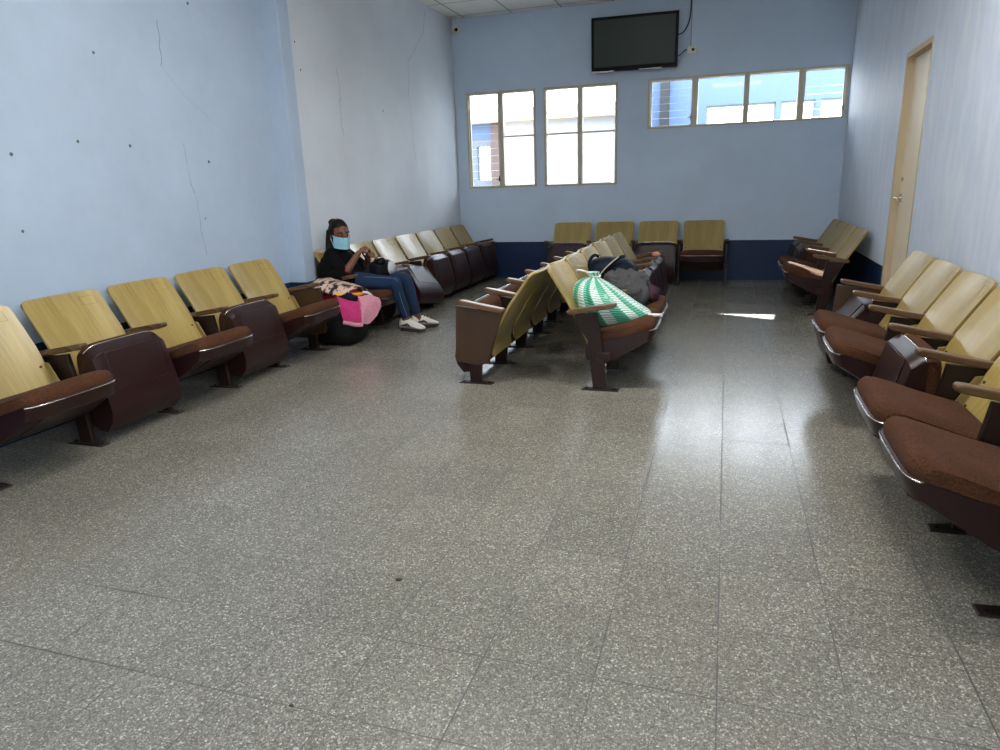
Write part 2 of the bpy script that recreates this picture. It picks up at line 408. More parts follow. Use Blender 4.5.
# ------------------------------------------------------------------ door on the right wall
dm = MB()
for a, b in ((DY1-.045, DY1), (DY0, DY0+.03)): dm.box(XR-.004, XR+T, a, b, 0, DZ)
dm.box(XR-.004, XR+T, DY0+.03, DY1-.045, DZ-.045, DZ)
door = struct('door_1', dm, 'door_jamb', bevel=.004)
leaf = MB().box(XR+.054, XR+.094, DY0+.034, DY1-.049, .008, DZ-.05).build('door_leaf', 'door_tan', door, bevel=.003)
hm = MB()
hy, hz = DY1-.115, 1.135
hm.prism([(0, 0)]*0 or [(XR+.046, hz-.035), (XR+.054, hz-.035), (XR+.054, hz+.035), (XR+.046, hz+.035)], hy-.03, hy+.03)
hm.tube([(XR+.05, hy, hz), (XR+.0, hy, hz)], .011, 12)
hm.tube(sub([(XR+.002, hy+.006, hz), (XR-.002, hy-.03, hz+.002), (XR+.0, hy-.075, hz-.002), (XR+.004, hy-.11, hz)]), .0095, 10)
hm.build('door_handle', 'chrome', leaf, smooth=40)
km = MB().tube([(XR+.042, hy, hz+.155), (XR+.056, hy, hz+.155)], .016, 14).build('deadbolt', 'chrome', leaf, smooth=40)

# ------------------------------------------------------------------ theatre seats
def back_profile():
    # front face of the backrest: f, z, half width
    key = [(-.085, .185, .228), (-.070, .245, .238), (-.088, .335, .250), (-.160, .455, .256), (-.235, .580, .262), (-.305, .695, .263), (-.352, .772, .262), (-.376, .812, .262)]
    return key
def make_back():
    key = back_profile(); rows = []
    for i in range(len(key)-1):
        n = 3
        for k in range(n):
            t = k/n; rows.append(tuple(key[i][j]*(1-t)+key[i+1][j]*t for j in range(3)))
    rows.append(key[-1])
    nu = 16; rc = .034; th = .020
    ztop = key[-1][1]
    F, B = [], []
    for (f, z, w) in rows:
        d = ztop-z
        if d < rc: w = w-rc+math.sqrt(max(0, rc*rc-(rc-d)**2))*.999+1e-4 if d > 1e-6 else w-rc
        dz = z-key[0][1]
        if dz < .025: w = w-.025+math.sqrt(max(0, .025**2-(.025-dz)**2))
        cv = .030*min(1, max(0, (z-.3)/.25))
        for i in range(nu+1):
            t = -1+2*i/nu; y = t*w
            ff = f+cv*(y/.262)**2
            # normal leaning back and up
            F.append((ff, y, z)); B.append((ff-th*.86, y, z-th*.5 if z > .3 else z))
    nr = len(rows); nn = nu+1; m = MB(); o = len(F); fs = []
    for j in range(nr-1):
        for i in range(nu):
            a = j*nn+i; fs.append((a, a+1, a+1+nn, a+nn)); fs.append((o+a, o+a+nn, o+a+1+nn, o+a+1))
    loop = [i for i in range(nn)]+[j*nn+nu for j in range(1, nr)]+[(nr-1)*nn+i for i in range(nu-1, -1, -1)]+[j*nn for j in range(nr-2, 0, -1)]
    for a, b in zip(loop, loop[1:]+loop[:1]): fs.append((b, a, o+a, o+b))
    m.add(F+B, fs); return m
def face_pt(z, y, off):
    key = back_profile()
    for a, b in zip(key, key[1:]):
        if a[1] <= z <= b[1]:
            t = (z-a[1])/(b[1]-a[1]); f = a[0]*(1-t)+b[0]*t
            return f+.030*min(1, max(0, (z-.3)/.25))*(y/.262)**2+off
    return key[-1][0]
def make_plate():
    # shallow number-plate recess: a thin outlined rectangle at the top corner of the back
    m = MB(); y0, y1, z0, z1 = .115, .215, .728, .780
    def strip(ya, yb, za, zb):
        n = 4; vs = []
        for i in range(n+1):
            y = ya+(yb-ya)*i/n
            vs += [(face_pt(za, y, .0012), y, za), (face_pt(zb, y, .0012), y, zb), (face_pt(za, y, -.004), y, za), (face_pt(zb, y, -.004), y, zb)]
        fs = []
        for i in range(n):
            a = i*4; fs += [(a, a+4, a+5, a+1), (a+2, a+3, a+7, a+6), (a, a+2, a+6, a+4), (a+1, a+5, a+7, a+3)]
        fs += [(0, 1, 3, 2), (n*4, n*4+2, n*4+3, n*4+1)]
        m.add(vs, fs)
    w = .0035
    strip(y0, y1, z0, z0+w); strip(y0, y1, z1-w, z1); strip(y0, y0+w, z0, z1); strip(y1-w, y1, z0, z1)
    return m
CUSH = [(-.085, .335), (-.088, .362), (-.055, .388), (.02, .408), (.10, .430), (.20, .460), (.28, .482), (.318, .484), (.338, .470), (.347, .445), (.345, .418), (.15, .365), (0, .345)]
PAN = [(-.085, .333), (.0, .343), (.15, .363), (.345, .416), (.356, .410), (.354, .390), (.338, .345), (.285, .314), (.20, .266), (.12, .221), (.03, .182), (-.03, .178), (-.098, .205), (-.108, .265)]
PIV = (.106, .288)
def seat_xf(f, z, ang):
    c, s = cos(ang), sin(ang); return (PIV[0]+c*(f-PIV[0])-s*(z-PIV[1]), PIV[1]+s*(f-PIV[0])+c*(z-PIV[1]))
def loft_seat(poly, W, ang, round_top=0, front=.038, n=20):
    rings = []
    for i in range(n+1):
        t = -1+2*i/n; t = math.copysign(1-(1-abs(t))**1.6, t)
        y = t*W/2; ring = []
        for f, z in poly:
            k = max(0, min(1, (f-.05)/.30))
            ff = f-front*k*abs(t)**7
            zz = z
            if round_top:
                up = max(0, min(1, (z-.345-max(0, f)*.22)/.05)); zz = z-round_top*up*abs(t)**6
            a, b = seat_xf(ff, zz, ang); ring.append((a, y, b))
        rings.append(ring)
    return MB().rings(rings)
def make_seat(parent, ang, W=.525):
    pan = loft_seat(PAN, W+.004, ang).build('seat_pan', 'pan', parent, smooth=28, bevel=0)
    cu = loft_seat(CUSH, W, ang, .028).build('cushion', 'cushion', pan, smooth=60)
    # bright edge trim along the front seam
    path = []
    for i in range(25):
        t = -1+2*i/24; t2 = math.copysign(1-(1-abs(t))**1.6, t)
        f = .357-.038*abs(t2)**7
        a, b = seat_xf(f, .413, ang); path.append((a, t2*W/2, b))
    MB().tube(path, .0030, 6).build('edge_trim', 'chrome', pan, smooth=60)
    # raised panel on the underside
    m = MB(); q = [(.334, .342), (.285, .312), (.20, .268), (.135, .231)]
    vs = []
    for off in (-.003, .004):
        for f, z in q:
            for y in (-.195, .195):
                a, b = seat_xf(f+off*.48, z-off*.88, ang); vs.append((a, y, b))
    n = len(q); fs = []
    for i in range(n-1):
        a = 2*i; fs += [(a, a+1, a+3, a+2), (2*n+a, 2*n+a+2, 2*n+a+3, 2*n+a+1), (a, a+2, 2*n+a+2, 2*n+a), (a+1, 2*n+a+1, 2*n+a+3, a+3)]
    fs += [(0, 2*n, 2*n+1, 1), (2*n-2, 2*n-1, 4*n-1, 4*n-2)]
    m.add(vs, fs); m.build('underside_panel', 'pan', pan, bevel=.003)
    return pan
def make_standard(kind, y):
    """returns list of (name, MB, material, bevel) for the side standard at lateral offset y"""
    out = []
    if kind == 'panel':
        p = [(.125, .556), (-.210, .512), (-.160, .36), (-.098, .150), (-.010, .135), (.130, .155), (.145, .20)]
        out.append(('end_panel', MB().prism(p, y-.018, y+.018), 'panel_wood', .003))
        out.append(('leg', MB().prism([(-.045, .140), (.045, .140), (.042, .006), (-.040, .006)], y-.016, y+.016), 'dark_wood', .003))
    else:
        p = [(-.020, .532), (-.175, .513), (-.150, .44), (-.085, .345), (-.048, .02), (-.045, .006), (.045, .006), (.044, .03), (.018, .30)]
        out.append(('side_support', MB().prism(p, y-.014, y+.014), 'dark_wood', .003))
        out.append(('seat_stop', MB().box(-.02, .062, y-.021, y+.021, .205, .262), 'dark_wood', .004))
    m = MB().prism([(-.125, 0), (.125, 0), (.120, .006), (.03, .012), (-.03, .012), (-.120, .006)], y-.030, y+.030)
    for q in (-.095, .095): m.tube([(q, y, .004), (q, y, .016)], .010, 8)
    out.append(('foot_plate', m, 'steel_dark', 0))
    a = MB(); path = [(-.225, .530), (-.22, .542), (.07, .594), (.098, .597), (.106, .588), (.104, .570), (.08, .561), (-.205, .510)]
    a.prism([(f, z) for f, z in path], y-.028, y+.028)
    out.append(('armrest', a, 'arm_wood', .006))
    return out
def make_bracket(s):
    m = MB(); y = s*.252
    key = back_profile()
    p = [(face_pt(.49, .25, .002), .49), (face_pt(.49, .25, .034), .485), (face_pt(.345, .25, .040), .345), (face_pt(.345, .25, .0), .338)]
    m.prism(p, y-.004, y+.004)
    return m
def make_bolt(s, z):
    q = face_pt(z, .22, 0); return MB().ball((q+.002, s*.222, z), (.006, .008, .008), 8, 6)
_cache = {}
def mesh_of(key, fn):
    """first use builds the object; later uses copy it and share the mesh"""
    if key in _cache: return _cache[key]
    _cache[key] = fn(); return _cache[key]
ANG = {'down': 0, 'sat': R(-13), 'folded': R(72.5), 'over': R(98)}
protos = {}
def copy_part(o, parent):
    c = o.copy(); COL.objects.link(c); c.parent = parent
    for ch in o.children: copy_part(ch, c)
    return c
def chair(label, group, loc, rz, state, pitch, low, high, tilt=0, lean=0):
    """low/high: kind of standard on the -y / +y side or None; a copy of a built seat where one exists"""
    root = thing('theatre_seat', label, 'seat', loc, rz, group)
    def part(key, build):
        if key in protos: return copy_part(protos[key], root)
        protos[key] = build(); return protos[key]
    b = part('back', lambda: (lambda o: (make_plate().build('number_recess', 'plate', o), [make_bolt(s, z).build('bolt', 'bolt', o, smooth=40) for s in (-1, 1) for z in (.47, .36)], o)[-1])(make_back().build('backrest', 'back_wood', root, smooth=40, bevel=.004)))
    b.rotation_euler = (0, R(-lean), 0)
    for s in (-1, 1): part(('br', s), lambda: make_bracket(s).build('hinge_bracket', 'back_wood', root, bevel=.002))
    st = part(('seat', state), lambda: make_seat(root, ANG[state]))
    st.location = (0, 0, 0)
    if lean: st.location = (-.02, 0, 0)
    if tilt or st.rotation_euler.x:
        st.rotation_euler = (R(tilt), 0, R(tilt*.8)); st.location.z = -.012
    for kind, sgn in ((low, -1), (high, 1)):
        if not kind: continue
        y = sgn*pitch/2
        for (nm, mb, mat, bev) in make_standard(kind, 0):
            o = part((kind, nm), lambda: mb.build(nm, mat, root, bevel=bev))
            o.location = (0, y, 0)
    return root
ORD = ['first', 'second', 'third', 'fourth', 'fifth', 'sixth', 'seventh']
def row(origin, rz, pitch, states, labels, group, near_kind='plank', far_kind='plank', tilts={}, lean=0):
    """origin: the first standard; seats run along the row's direction d"""
    d = {0: Vector((0, 1, 0)), 180: Vector((0, 1, 0)), -90: Vector((1, 0, 0))}[rz]
    flip = rz == 180     # local +y then points towards the camera
    n = len(states)
    for i, st in enumerate(states):
        c = Vector(origin)+d*pitch*(i+.5)
        a = near_kind if i == 0 else 'plank'          # standard on the side the row starts from
        b = far_kind if i == n-1 else None
        low, high = (b, a) if flip else (a, b)
        chair(labels[i], group, c, R(rz), st, pitch, low, high, tilts.get(i, 0), lean)
SD = {'down': 'seat lowered', 'folded': 'seat folded up', 'half': 'seat half lowered', 'sat': 'seat lowered'}
# near left row
row((-3.43, 2.22, 0), 0, .59, ['down', 'folded', 'down', 'folded', 'down'],
    ['yellow backed theatre seat with lowered brown cushion, nearest the camera along left wall',
     'theatre seat with folded up burgundy seat, second from the camera along left wall',
     'theatre seat with lowered brown cushion, third from the camera along left wall',
     'theatre seat with folded up burgundy seat, fourth from the camera along left wall',
     'theatre seat with lowered cushion and dark end panel, beside the clothes pile on left wall'],
    'theatre seats in the near row along the left wall', 'plank', 'panel')
row((-3.37, 5.735, 0), 0, .584, ['sat', 'folded', 'over', 'folded', 'folded', 'folded', 'folded'],
    ['theatre seat the seated woman in black sits on, just past the wall pilaster',
     'theatre seat with folded burgundy seat, right beside the seated woman',
     'theatre seat with crooked shiny seat tipped outwards at its foot, second beyond the woman',
     'folded theatre seat just beyond the crooked shiny one on left wall',
     'folded theatre seat by left wall, third from the back corner',
     'folded theatre seat by left wall, second from the back corner',
     'folded theatre seat in the far left corner against the back wall'],
    'theatre seats in the far row along the left wall', 'plank', 'panel', {2: -9})
row((-.75, 4.44, 0), 0, .57, ['down', 'down', 'over', 'folded', 'folded', 'folded'],
    ['theatre seat under the green striped sack, front end of the centre row facing right',
     'lowered theatre seat under the grey jacket in the centre row facing right',
     'theatre seat with crooked burgundy seat just beyond the grey jacket, centre row',
     'folded theatre seat of right facing centre row, third from its far end',
     'folded theatre seat of right facing centre row, second from its far end',
     'folded theatre seat at the far end of the centre row facing right'],
    'theatre seats of the centre row facing right', 'plank', 'panel')
row((-1.635, 4.44, 0), 180, .57, ['folded', 'folded', 'folded', 'folded', 'folded', 'folded'],
    ['theatre seat with wood veneer end panel, front end of the centre row facing left',
     'theatre seat second from the front in the left facing centre row, dark panel under armrest',
     'theatre seat third from the front in the left facing centre row',
     'theatre seat fourth from the front in the left facing centre row',
     'theatre seat fifth from the front in the left facing centre row',
     'theatre seat at the far end of the centre row facing left'],
    'theatre seats of the centre row facing left', 'panel', 'plank', {}, 4)
row((-2.34, 9.44, 0), -90, .593, ['folded', 'folded', 'folded', 'down'],
    ['folded theatre seat at the left end of the row under the back wall windows',
     'theatre seat second from left against the back wall, mostly behind the centre row',
     'theatre seat with shiny folded burgundy seat, second from right at the back wall',
     'theatre seat with lowered seat, right end of the row against the back wall'],
    'theatre seats along the back wall', 'plank', 'plank')
row((.945, 7.44, 0), 180, .57, ['down', 'down', 'folded', 'folded'],
    ['sunlit theatre seat with lowered cushion, nearest the door in the far right group',
     'theatre seat with lowered cushion, second from the door in the far right group',
     'folded theatre seat in far right group, second from the back wall',
     'folded theatre seat in far right group, nearest the back wall'],
    'theatre seats along the right wall beyond the door', 'plank', 'plank')
row((.945, 2.27, 0), 180, .565, ['down', 'down', 'folded', 'down', 'down', 'over'],
    ['theatre seat with large brown cushion nearest the camera at the right edge',
     'theatre seat with lowered cushion, second from the camera in the near right row',
     'theatre seat with glossy folded burgundy seat, third from camera in near right row',
     'theatre seat with lowered cushion, just beyond the folded one in near right row',
     'theatre seat with lowered cushion, next to the crooked shiny one in near right row',
     'theatre seat with crooked shiny tipped seat beside the door, end of near right row'],
    'theatre seats in the near row along the right wall', 'plank', 'panel')

# ------------------------------------------------------------------ television and fittings
tv = thing('television', 'black flat screen television mounted high on the blue back wall', 'television', (-1.238, 9.80, 3.072))
tv.rotation_euler = (R(5), R(.6), 0)
tvb = MB(); w, h = .553, .325
tvb.box(-w, w, -.03, .03, -h, h)
tvb.box(-w*.7, w*.7, .03, .055, -h*.7, h*.7)
tvb.build('housing', 'black_plastic', tv, bevel=.006)
MB().box(-w+.035, w-.035, -.033, -.0295, -h+.058, h-.035).build('screen', 'screen', tv)
fr = MB()
fr.box(-w+.012, w-.012, -.040, -.03, -h+.004, -h+.052); fr.build('lower_bezel', 'black_plastic', tv, bevel=.006)
for a, b in ((-.54, -.25), (.07, .36)):
    mm = MB().tube(sub([(a, -.040, -h+.006), ((a+b)/2, -.046, -h+.000), (b, -.040, -h+.007)]), .009, 8); mm.build('chrome_strip', 'chrome', tv, smooth=60)
MB().box(-.12, .12, .055, .118, -.08, .08).build('wall_bracket', 'steel_dark', tv)
ol = thing('wall_outlet', 'small white outlet box on back wall right of television', 'outlet', (-.515, YB, 2.938))
MB().box(-.062, .062, -.045, 0, -.042, .042).build('box', 'white_plastic', ol, bevel=.006)
MB().ball((.012, -.048, .002), (.018, .014, .018), 12, 8).build('plug', 'black_matte', ol, smooth=60)
tag(MB().tube(sub([(-.545, YB-.012, ZC-.002), (-.548, YB-.014, 3.42), (-.56, YB-.02, 3.30), (-.60, YB-.05, 3.19), (-.65, YB-.09, 3.135), (-.72, YB-.085, 3.12)]), .0075, 8).build('power_cord', 'black_matte', smooth=60),
    'black cord dropping from the ceiling to the right side of the television', 'cord')
tag(MB().tube(sub([(-.575, YB-.03, 2.945), (-.61, YB-.045, 2.935), (-.66, YB-.08, 2.885), (-.72, YB-.085, 2.855)]), .006, 8).build('power_cord', 'black_matte', smooth=60),
    'short black cord from the white outlet to the television', 'cord')
tag(MB().box(-.538, -.530, YB-.006, YB, 2.982, ZC-.002).build('cable_conduit', simple('grey_conduit', srgb(120, 130, 145), .5)),
    'thin grey cable line running up the back wall above the outlet', 'cable')
cc = thing('security_camera', 'white dome security camera high in the left back corner', 'camera', (-3.715, YB-.03, 3.462))
MB().tube([(0, .03, 0), (0, .0, 0), (0, -.015, 0)], [.045, .05, .046], 20).build('base', 'white_plastic', cc, smooth=50)
MB().ball((.0, -.04, 0), (.064, .066, .064), 20, 12).build('dome', 'white_plastic', cc, smooth=60)
MB().ball((.022, -.083, -.010), (.027, .024, .027), 16, 10).build('lens', 'black_plastic', cc, smooth=60)

# ------------------------------------------------------------------ cloth helpers
def lump(c, r, amp=.25, fr=2.2, seed=0, nu=40, nv=26, flat=None, power=1):
    def fn(d):
        q = d*fr+Vector((seed*3.1, seed*1.7, seed*.9))
        a = noise.noise(q)*.6+noise.noise(q*2.3)*.35-abs(noise.noise(q*3.1))*.35
        return 1+amp*a
    m = MB().ball((0, 0, 0), r, nu, nv, fn=fn)
    vs = []
    for v in m.v:
        x, y, z = v
        if flat is not None and z < -flat: z = -flat+(z+flat)*.05
        vs.append((x+c[0], y+c[1], z+c[2]))
    m.v = vs; return m
def drape(rows, th=.012, n=3):
    """a cloth sheet through a grid of control points (rows of equal length), given thickness"""
    g = [sub(r, n) for r in rows]
    cols = list(zip(*g)); cols = [sub(c, n) for c in cols]; g = list(zip(*cols))
    nr, nc = len(g), len(g[0]); m = MB(); vs = []
    for k in (0, 1):
        for j in range(nr):
            for i in range(nc):
                a = g[min(j+1, nr-1)][i]-g[max(j-1, 0)][i]; b = g[j][min(i+1, nc-1)]-g[j][max(i-1, 0)]
                nn = a.cross(b); nn = nn.normalized() if nn.length > 1e-9 else Vector((0, 0, 1))
                q = g[j][i]+nn*(noise.noise(g[j][i]*22)*.010)
                vs.append(tuple(q+nn*th*(k-.5)))
    o = nr*nc; fs = []
    for j in range(nr-1):
        for i in range(nc-1):
            a = j*nc+i; fs += [(a, a+1, a+1+nc, a+nc), (o+a, o+a+nc, o+a+1+nc, o+a+1)]
    loop = list(range(nc))+[j*nc+nc-1 for j in range(1, nr)]+[(nr-1)*nc+i for i in range(nc-2, -1, -1)]+[j*nc for j in range(nr-2, 0, -1)]
    for a, b in zip(loop, loop[1:]+loop[:1]): fs.append((b, a, o+a, o+b))
    m.add(vs, fs); return m

M['black_cloth'] = fabric('black_cloth', (.005, .005, .005), .4, 120)
M['nylon'] = simple('black_nylon', (.004, .004, .005), .6, 0, .3, 40, .2, .05)
M['grey_cloth'] = fabric('grey_jacket_cloth', srgb(74, 74, 76), .3, 150)
M['dark_blue'] = fabric('dark_navy_nylon', srgb(26, 32, 44), .4, 60, .6)
M['pink'] = fabric('hot_pink_plush', srgb(180, 56, 108), .22, 60)
M['pale_pink'] = fabric('pale_pink_plush', srgb(200, 138, 154), .15, 60)
M['red_cloth'] = fabric('crimson_cloth', srgb(150, 24, 42), .3, 90)
M['yellow_cloth'] = fabric('yellow_cloth', srgb(226, 170, 50), .2, 90)
M['navy_cloth'] = fabric('navy_cloth', srgb(20, 22, 44), .3, 90)
M['mauve'] = fabric('mauve_cloth', srgb(66, 46, 54), .35, 60)
M['white_string'] = fabric('white_string', srgb(222, 226, 224), .1, 90)
M['white_trim'] = simple('white_band', srgb(205, 208, 210), .5)
def print_mat():
    m, nt, b = nmat('peach_black_print')
    v = coords(nt, 'Object', (1.6, .7, 1)); n = noise_n(nt, v, 17, 4, .6)
    c = ramp(nt, n, [(.44, srgb(26, 22, 26)), (.49, srgb(196, 166, 152)), (.60, srgb(204, 176, 160)), (.66, srgb(176, 112, 92))])
    L(nt, c, b.inputs['Base Color']); b.inputs['Roughness'].default_value = .85; return m
M['print'] = print_mat()

# ------------------------------------------------------------------ black bag and clothes heap between the left rows
bag = thing('duffel_bag', 'black cloth bag on the floor beneath the pink clothes by left wall', 'bag', (-3.33, 5.46, 0))
def bagfn(d):
    return 1/max(abs(d.x)**3.2+abs(d.y)**3.2+abs(d.z)**3.2, .2)**(1/3.2)
bm_ = MB().ball((0, 0, .165), (.25, .19, .165), 36, 20, fn=bagfn)
bm_.v = [(x+.010*noise.noise(Vector((x, y, z))*9), y+.012*noise.noise(Vector((y, z, x))*9), max(.001, z+(.012*noise.noise(Vector((z, x, y))*8) if z > .03 else 0))) for x, y, z in bm_.v]
bm_.build('body', 'nylon', bag, smooth=60)
for s in (-.1, .1):
    MB().tube(sub([(-.10, s, .30), (-.09, s*1.15, .335), (0, s*1.5, .338), (.09, s*1.15, .335), (.10, s, .30)]), .010, 8).build('handle', 'nylon', bag, smooth=60)
# crimson garment (with yellow stripe)
rg = thing('garment', 'crumpled crimson and navy garment with yellow band in the clothes heap', 'clothes', (-3.30, 5.52, .36), 0, 'clothes heap')
lump((0, -.01, .045), (.235, .165, .075), .30, 2.6, 3, flat=.045).build('fabric', 'red_cloth', rg, smooth=70)
lump((.10, -.115, .065), (.12, .06, .045), .35, 3, 5, 30, 18).build('navy_fold', 'navy_cloth', rg, smooth=70)
MB().tube(sub([(.02, -.155, .105), (.09, -.135, .095), (.17, -.075, .095), (.215, -.01, .09)]), [.014]*12+[.008], 8, ell=.7).build('yellow_band', 'yellow_cloth', rg, smooth=70)
MB().tube(sub([(.19, .03, .10), (.225, .07, .085), (.245, .10, .05)]), .011, 8).build('white_stripe', 'white_string', rg, smooth=70)
# printed cloth on top
pc = tag(drape([[(-3.56, 5.28, .46), (-3.50, 5.27, .545), (-3.40, 5.33, .50), (-3.30, 5.35, .46), (-3.22, 5.38, .44)],
                [(-3.58, 5.40, .50), (-3.50, 5.41, .575), (-3.39, 5.43, .545), (-3.27, 5.45, .515), (-3.18, 5.50, .49)],
                [(-3.57, 5.52, .51), (-3.49, 5.53, .580), (-3.37, 5.55, .550), (-3.25, 5.58, .525), (-3.15, 5.60, .49)],
                [(-3.55, 5.62, .48), (-3.48, 5.64, .55), (-3.36, 5.66, .53), (-3.24, 5.68, .50), (-3.13, 5.68, .455)]], .016).build('printed_cloth', 'print', smooth=70),
         'peach and black printed cloth on top of the clothes heap', 'clothes', 'clothes heap')
# pink plush blanket hanging over the front
pk = thing('plush_blanket', 'pink and pale pink plush blanket hanging from the clothes heap', 'blanket', (0, 0, 0))
drape([[(-3.29, 5.37, .43), (-3.20, 5.40, .43), (-3.13, 5.46, .41)],
       [(-3.22, 5.31, .405), (-3.15, 5.34, .40), (-3.095, 5.43, .385)],
       [(-3.19, 5.28, .32), (-3.11, 5.31, .32), (-3.07, 5.40, .31)],
       [(-3.165, 5.27, .245), (-3.09, 5.30, .23), (-3.052, 5.37, .215)]], .03, 5).build('pink_side', 'pink', pk, smooth=70)
drape([[(-3.125, 5.455, .425), (-3.06, 5.56, .425), (-3.02, 5.65, .385)],
       [(-3.085, 5.425, .385), (-3.03, 5.52, .37), (-2.985, 5.63, .335)],
       [(-3.055, 5.39, .31), (-3.035, 5.47, .27), (-3.005, 5.56, .245)],
       [(-3.04, 5.36, .215), (-3.04, 5.41, .195), (-3.03, 5.46, .19)]], .032, 5).build('pale_side', 'pale_pink', pk, smooth=70)
MB().tube(sub([(-3.165, 5.262, .235), (-3.12, 5.275, .225), (-3.075, 5.31, .205), (-3.045, 5.37, .195)], 6), .020, 10).build('hem', 'pale_pink', pk, smooth=70)
# support beneath the heap: a second dark bag lying on the first one's shoulder is hidden; nothing shows

# ------------------------------------------------------------------ striped sack, jacket and black bag on the centre row
def sack_mat():
    m, nt, b = nmat('green_white_striped_plastic')
    uv = nt.nodes.new('ShaderNodeTexCoord').outputs['UV']
    s = nt.nodes.new('ShaderNodeSeparateXYZ'); L(nt, uv, s.inputs[0])
    band = math_n(nt, 'LESS_THAN', math_n(nt, 'FRACT', math_n(nt, 'ADD', math_n(nt, 'MULTIPLY', s.outputs[0], 9), .12)), .55)
    line = math_n(nt, 'LESS_THAN', math_n(nt, 'FRACT', math_n(nt, 'MULTIPLY', s.outputs[1], 36)), .33)
    green = mixc(nt, line, srgb(24, 140, 106), srgb(120, 190, 164))
    white = mixc(nt, line, srgb(206, 220, 214), srgb(110, 146, 130))
    L(nt, mixc(nt, band, white, green), b.inputs['Base Color']); b.inputs['Roughness'].default_value = .42
    return m
M['sack'] = sack_mat()
sk = thing('striped_sack', 'green and white striped plastic sack tied shut on the front centre seat', 'bag', (0, 0, 0))
def make_sack():
    # centre line from the bottom on the cushion to the neck
    cl = [(-.665, 4.745, .402, .12, .09), (-.675, 4.745, .425, .215, .15), (-.700, 4.74, .475, .248, .185), (-.745, 4.735, .540, .232, .190), (-.785, 4.735, .600, .198, .172), (-.815, 4.74, .650, .152, .136), (-.832, 4.745, .688, .098, .092), (-.840, 4.75, .712, .050, .05), (-.845, 4.75, .727, .032, .032), (-.852, 4.75, .740, .036, .038), (-.862, 4.75, .755, .048, .045)]
    c3 = sub([p[:3] for p in cl], 4); r2 = sub([(p[3], p[4], 0) for p in cl], 4)
    nu = 72; rings = []; uvs = {}
    for k, (c, r) in enumerate(zip(c3, r2)):
        t = k/(len(c3)-1); pl = .035+.11*max(0, (t-.25))/.75
        ring = []
        for i in range(nu):
            ph = 2*pi*i/nu
            w = 1+pl*(.6*cos(11*ph+1)+.4*cos(17*ph))+.07*noise.noise(Vector((cos(ph)*1.6, sin(ph)*1.6, t*3)))
            x, y = cos(ph)*r.x*w, sin(ph)*r.y*w
            tiltz = -x*.20*max(0, min(1, (t-.1)/.4)) if t < .8 else 0
            slope = x*.21*max(0, 1-t/.35)
            p = (c.x+x, c.y+y, c.z+tiltz+slope)
            ring.append(p); uvs[tuple(round(q, 5) for q in p)] = ((i/nu), t)
        rings.append(ring)
    m = MB().rings(rings)
    m.uv = lambda co: uvs.get(tuple(round(q, 5) for q in co), (0, 0))
    return m
so = make_sack().build('sack_body', 'sack', sk, smooth=70)
MB().tube(sub([(-.842+.036*cos(a), 4.75+.036*sin(a), .728+.004*sin(2*a)) for a in [i*2*pi/12 for i in range(13)]], 2), .006, 8).build('tie', 'white_string', sk, smooth=70)
MB().tube(sub([(-.865, 4.72, .735), (-.90, 4.70, .765), (-.945, 4.70, .775), (-.965, 4.71, .768)]), .006, 8).build('tie', 'white_string', sk, smooth=70)
MB().tube(sub([(-.455, 4.66, .475), (-.43, 4.64, .482), (-.395, 4.62, .487), (-.372, 4.60, .492)]), [.020, .015, .014, .013, .012, .012, .011, .011, .010, .010, .010, .009, .013], 8).build('tied_corner', 'white_string', sk, smooth=70)
jk = thing('jacket', 'grey hooded jacket bundled on the seat behind the striped sack', 'jacket', (-.72, 5.27, .43))
lump((0, 0, .12), (.19, .16, .155), .36, 2.8, 11, 60, 40, flat=.11).build('body', 'grey_cloth', jk, smooth=70)
lump((.10, -.02, .175), (.105, .105, .09), .34, 3.0, 13, 48, 32).build('hood', 'grey_cloth', jk, smooth=70)
lump((.085, -.145, .115), (.095, .085, .10), .30, 3, 15, 40, 26).build('fold', 'grey_cloth', jk, smooth=70)
MB().tube(sub([(.12, -.10, .20), (.165, -.14, .13), (.15, -.15, .06), (.10, -.13, .03)]), [.05, .052, .05, .05, .05, .05, .048, .045, .045, .042, .04, .04, .035], 14).build('sleeve', 'grey_cloth', jk, smooth=70)
pm = tag(lump((-.50, 5.22, .535), (.060, .095, .065), .3, 3, 17, 36, 22).build('scarf', 'mauve', smooth=70), 'dark mauve cloth lying on the front of the grey jacket seat', 'clothes')
bb = thing('tote_bag', 'dark navy bag with carrying straps against the seat back behind the jacket', 'bag', (-.87, 5.62, .42))
bt = MB().ball((0, 0, .17), (.205, .15, .175), 60, 24, fn=lambda d: bagfn(d)*(1+.02*sin(26*math.atan2(d.y, d.x))*(1-abs(d.z))))
bt.v = [(x+.02*noise.noise(Vector((x, y, z))*10), y+.012*noise.noise(Vector((y, z, x))*9), z+.014*noise.noise(Vector((z, x, y))*9)) for x, y, z in bt.v]
bt.build('body', 'dark_blue', bb, smooth=60)
MB().tube(sub([(-.14, -.14, .24), (-.145, -.155, .32), (-.11, -.15, .375), (-.075, -.13, .365)]), .013, 8).build('strap', 'dark_blue', bb, smooth=60)
MB().tube(sub([(-.07, -.15, .20), (.0, -.16, .28), (.09, -.15, .355), (.13, -.13, .365)]), .014, 8).build('strap', 'dark_blue', bb, smooth=60)
MB().tube(sub([(-.065, -.162, .215), (.0, -.175, .290), (.09, -.166, .366)]), .0045, 6).build('strap_piping', 'alu', bb, smooth=60)
tag(lump((-.66, 7.29, .618), (.042, .035, .024), .3, 3, 21, 24, 14, flat=.020).build('cloth_bundle', simple('salmon_cloth', srgb(206, 140, 118), .8), smooth=70),
    'small salmon pink bundle lying on a far armrest of the centre row', 'cloth')
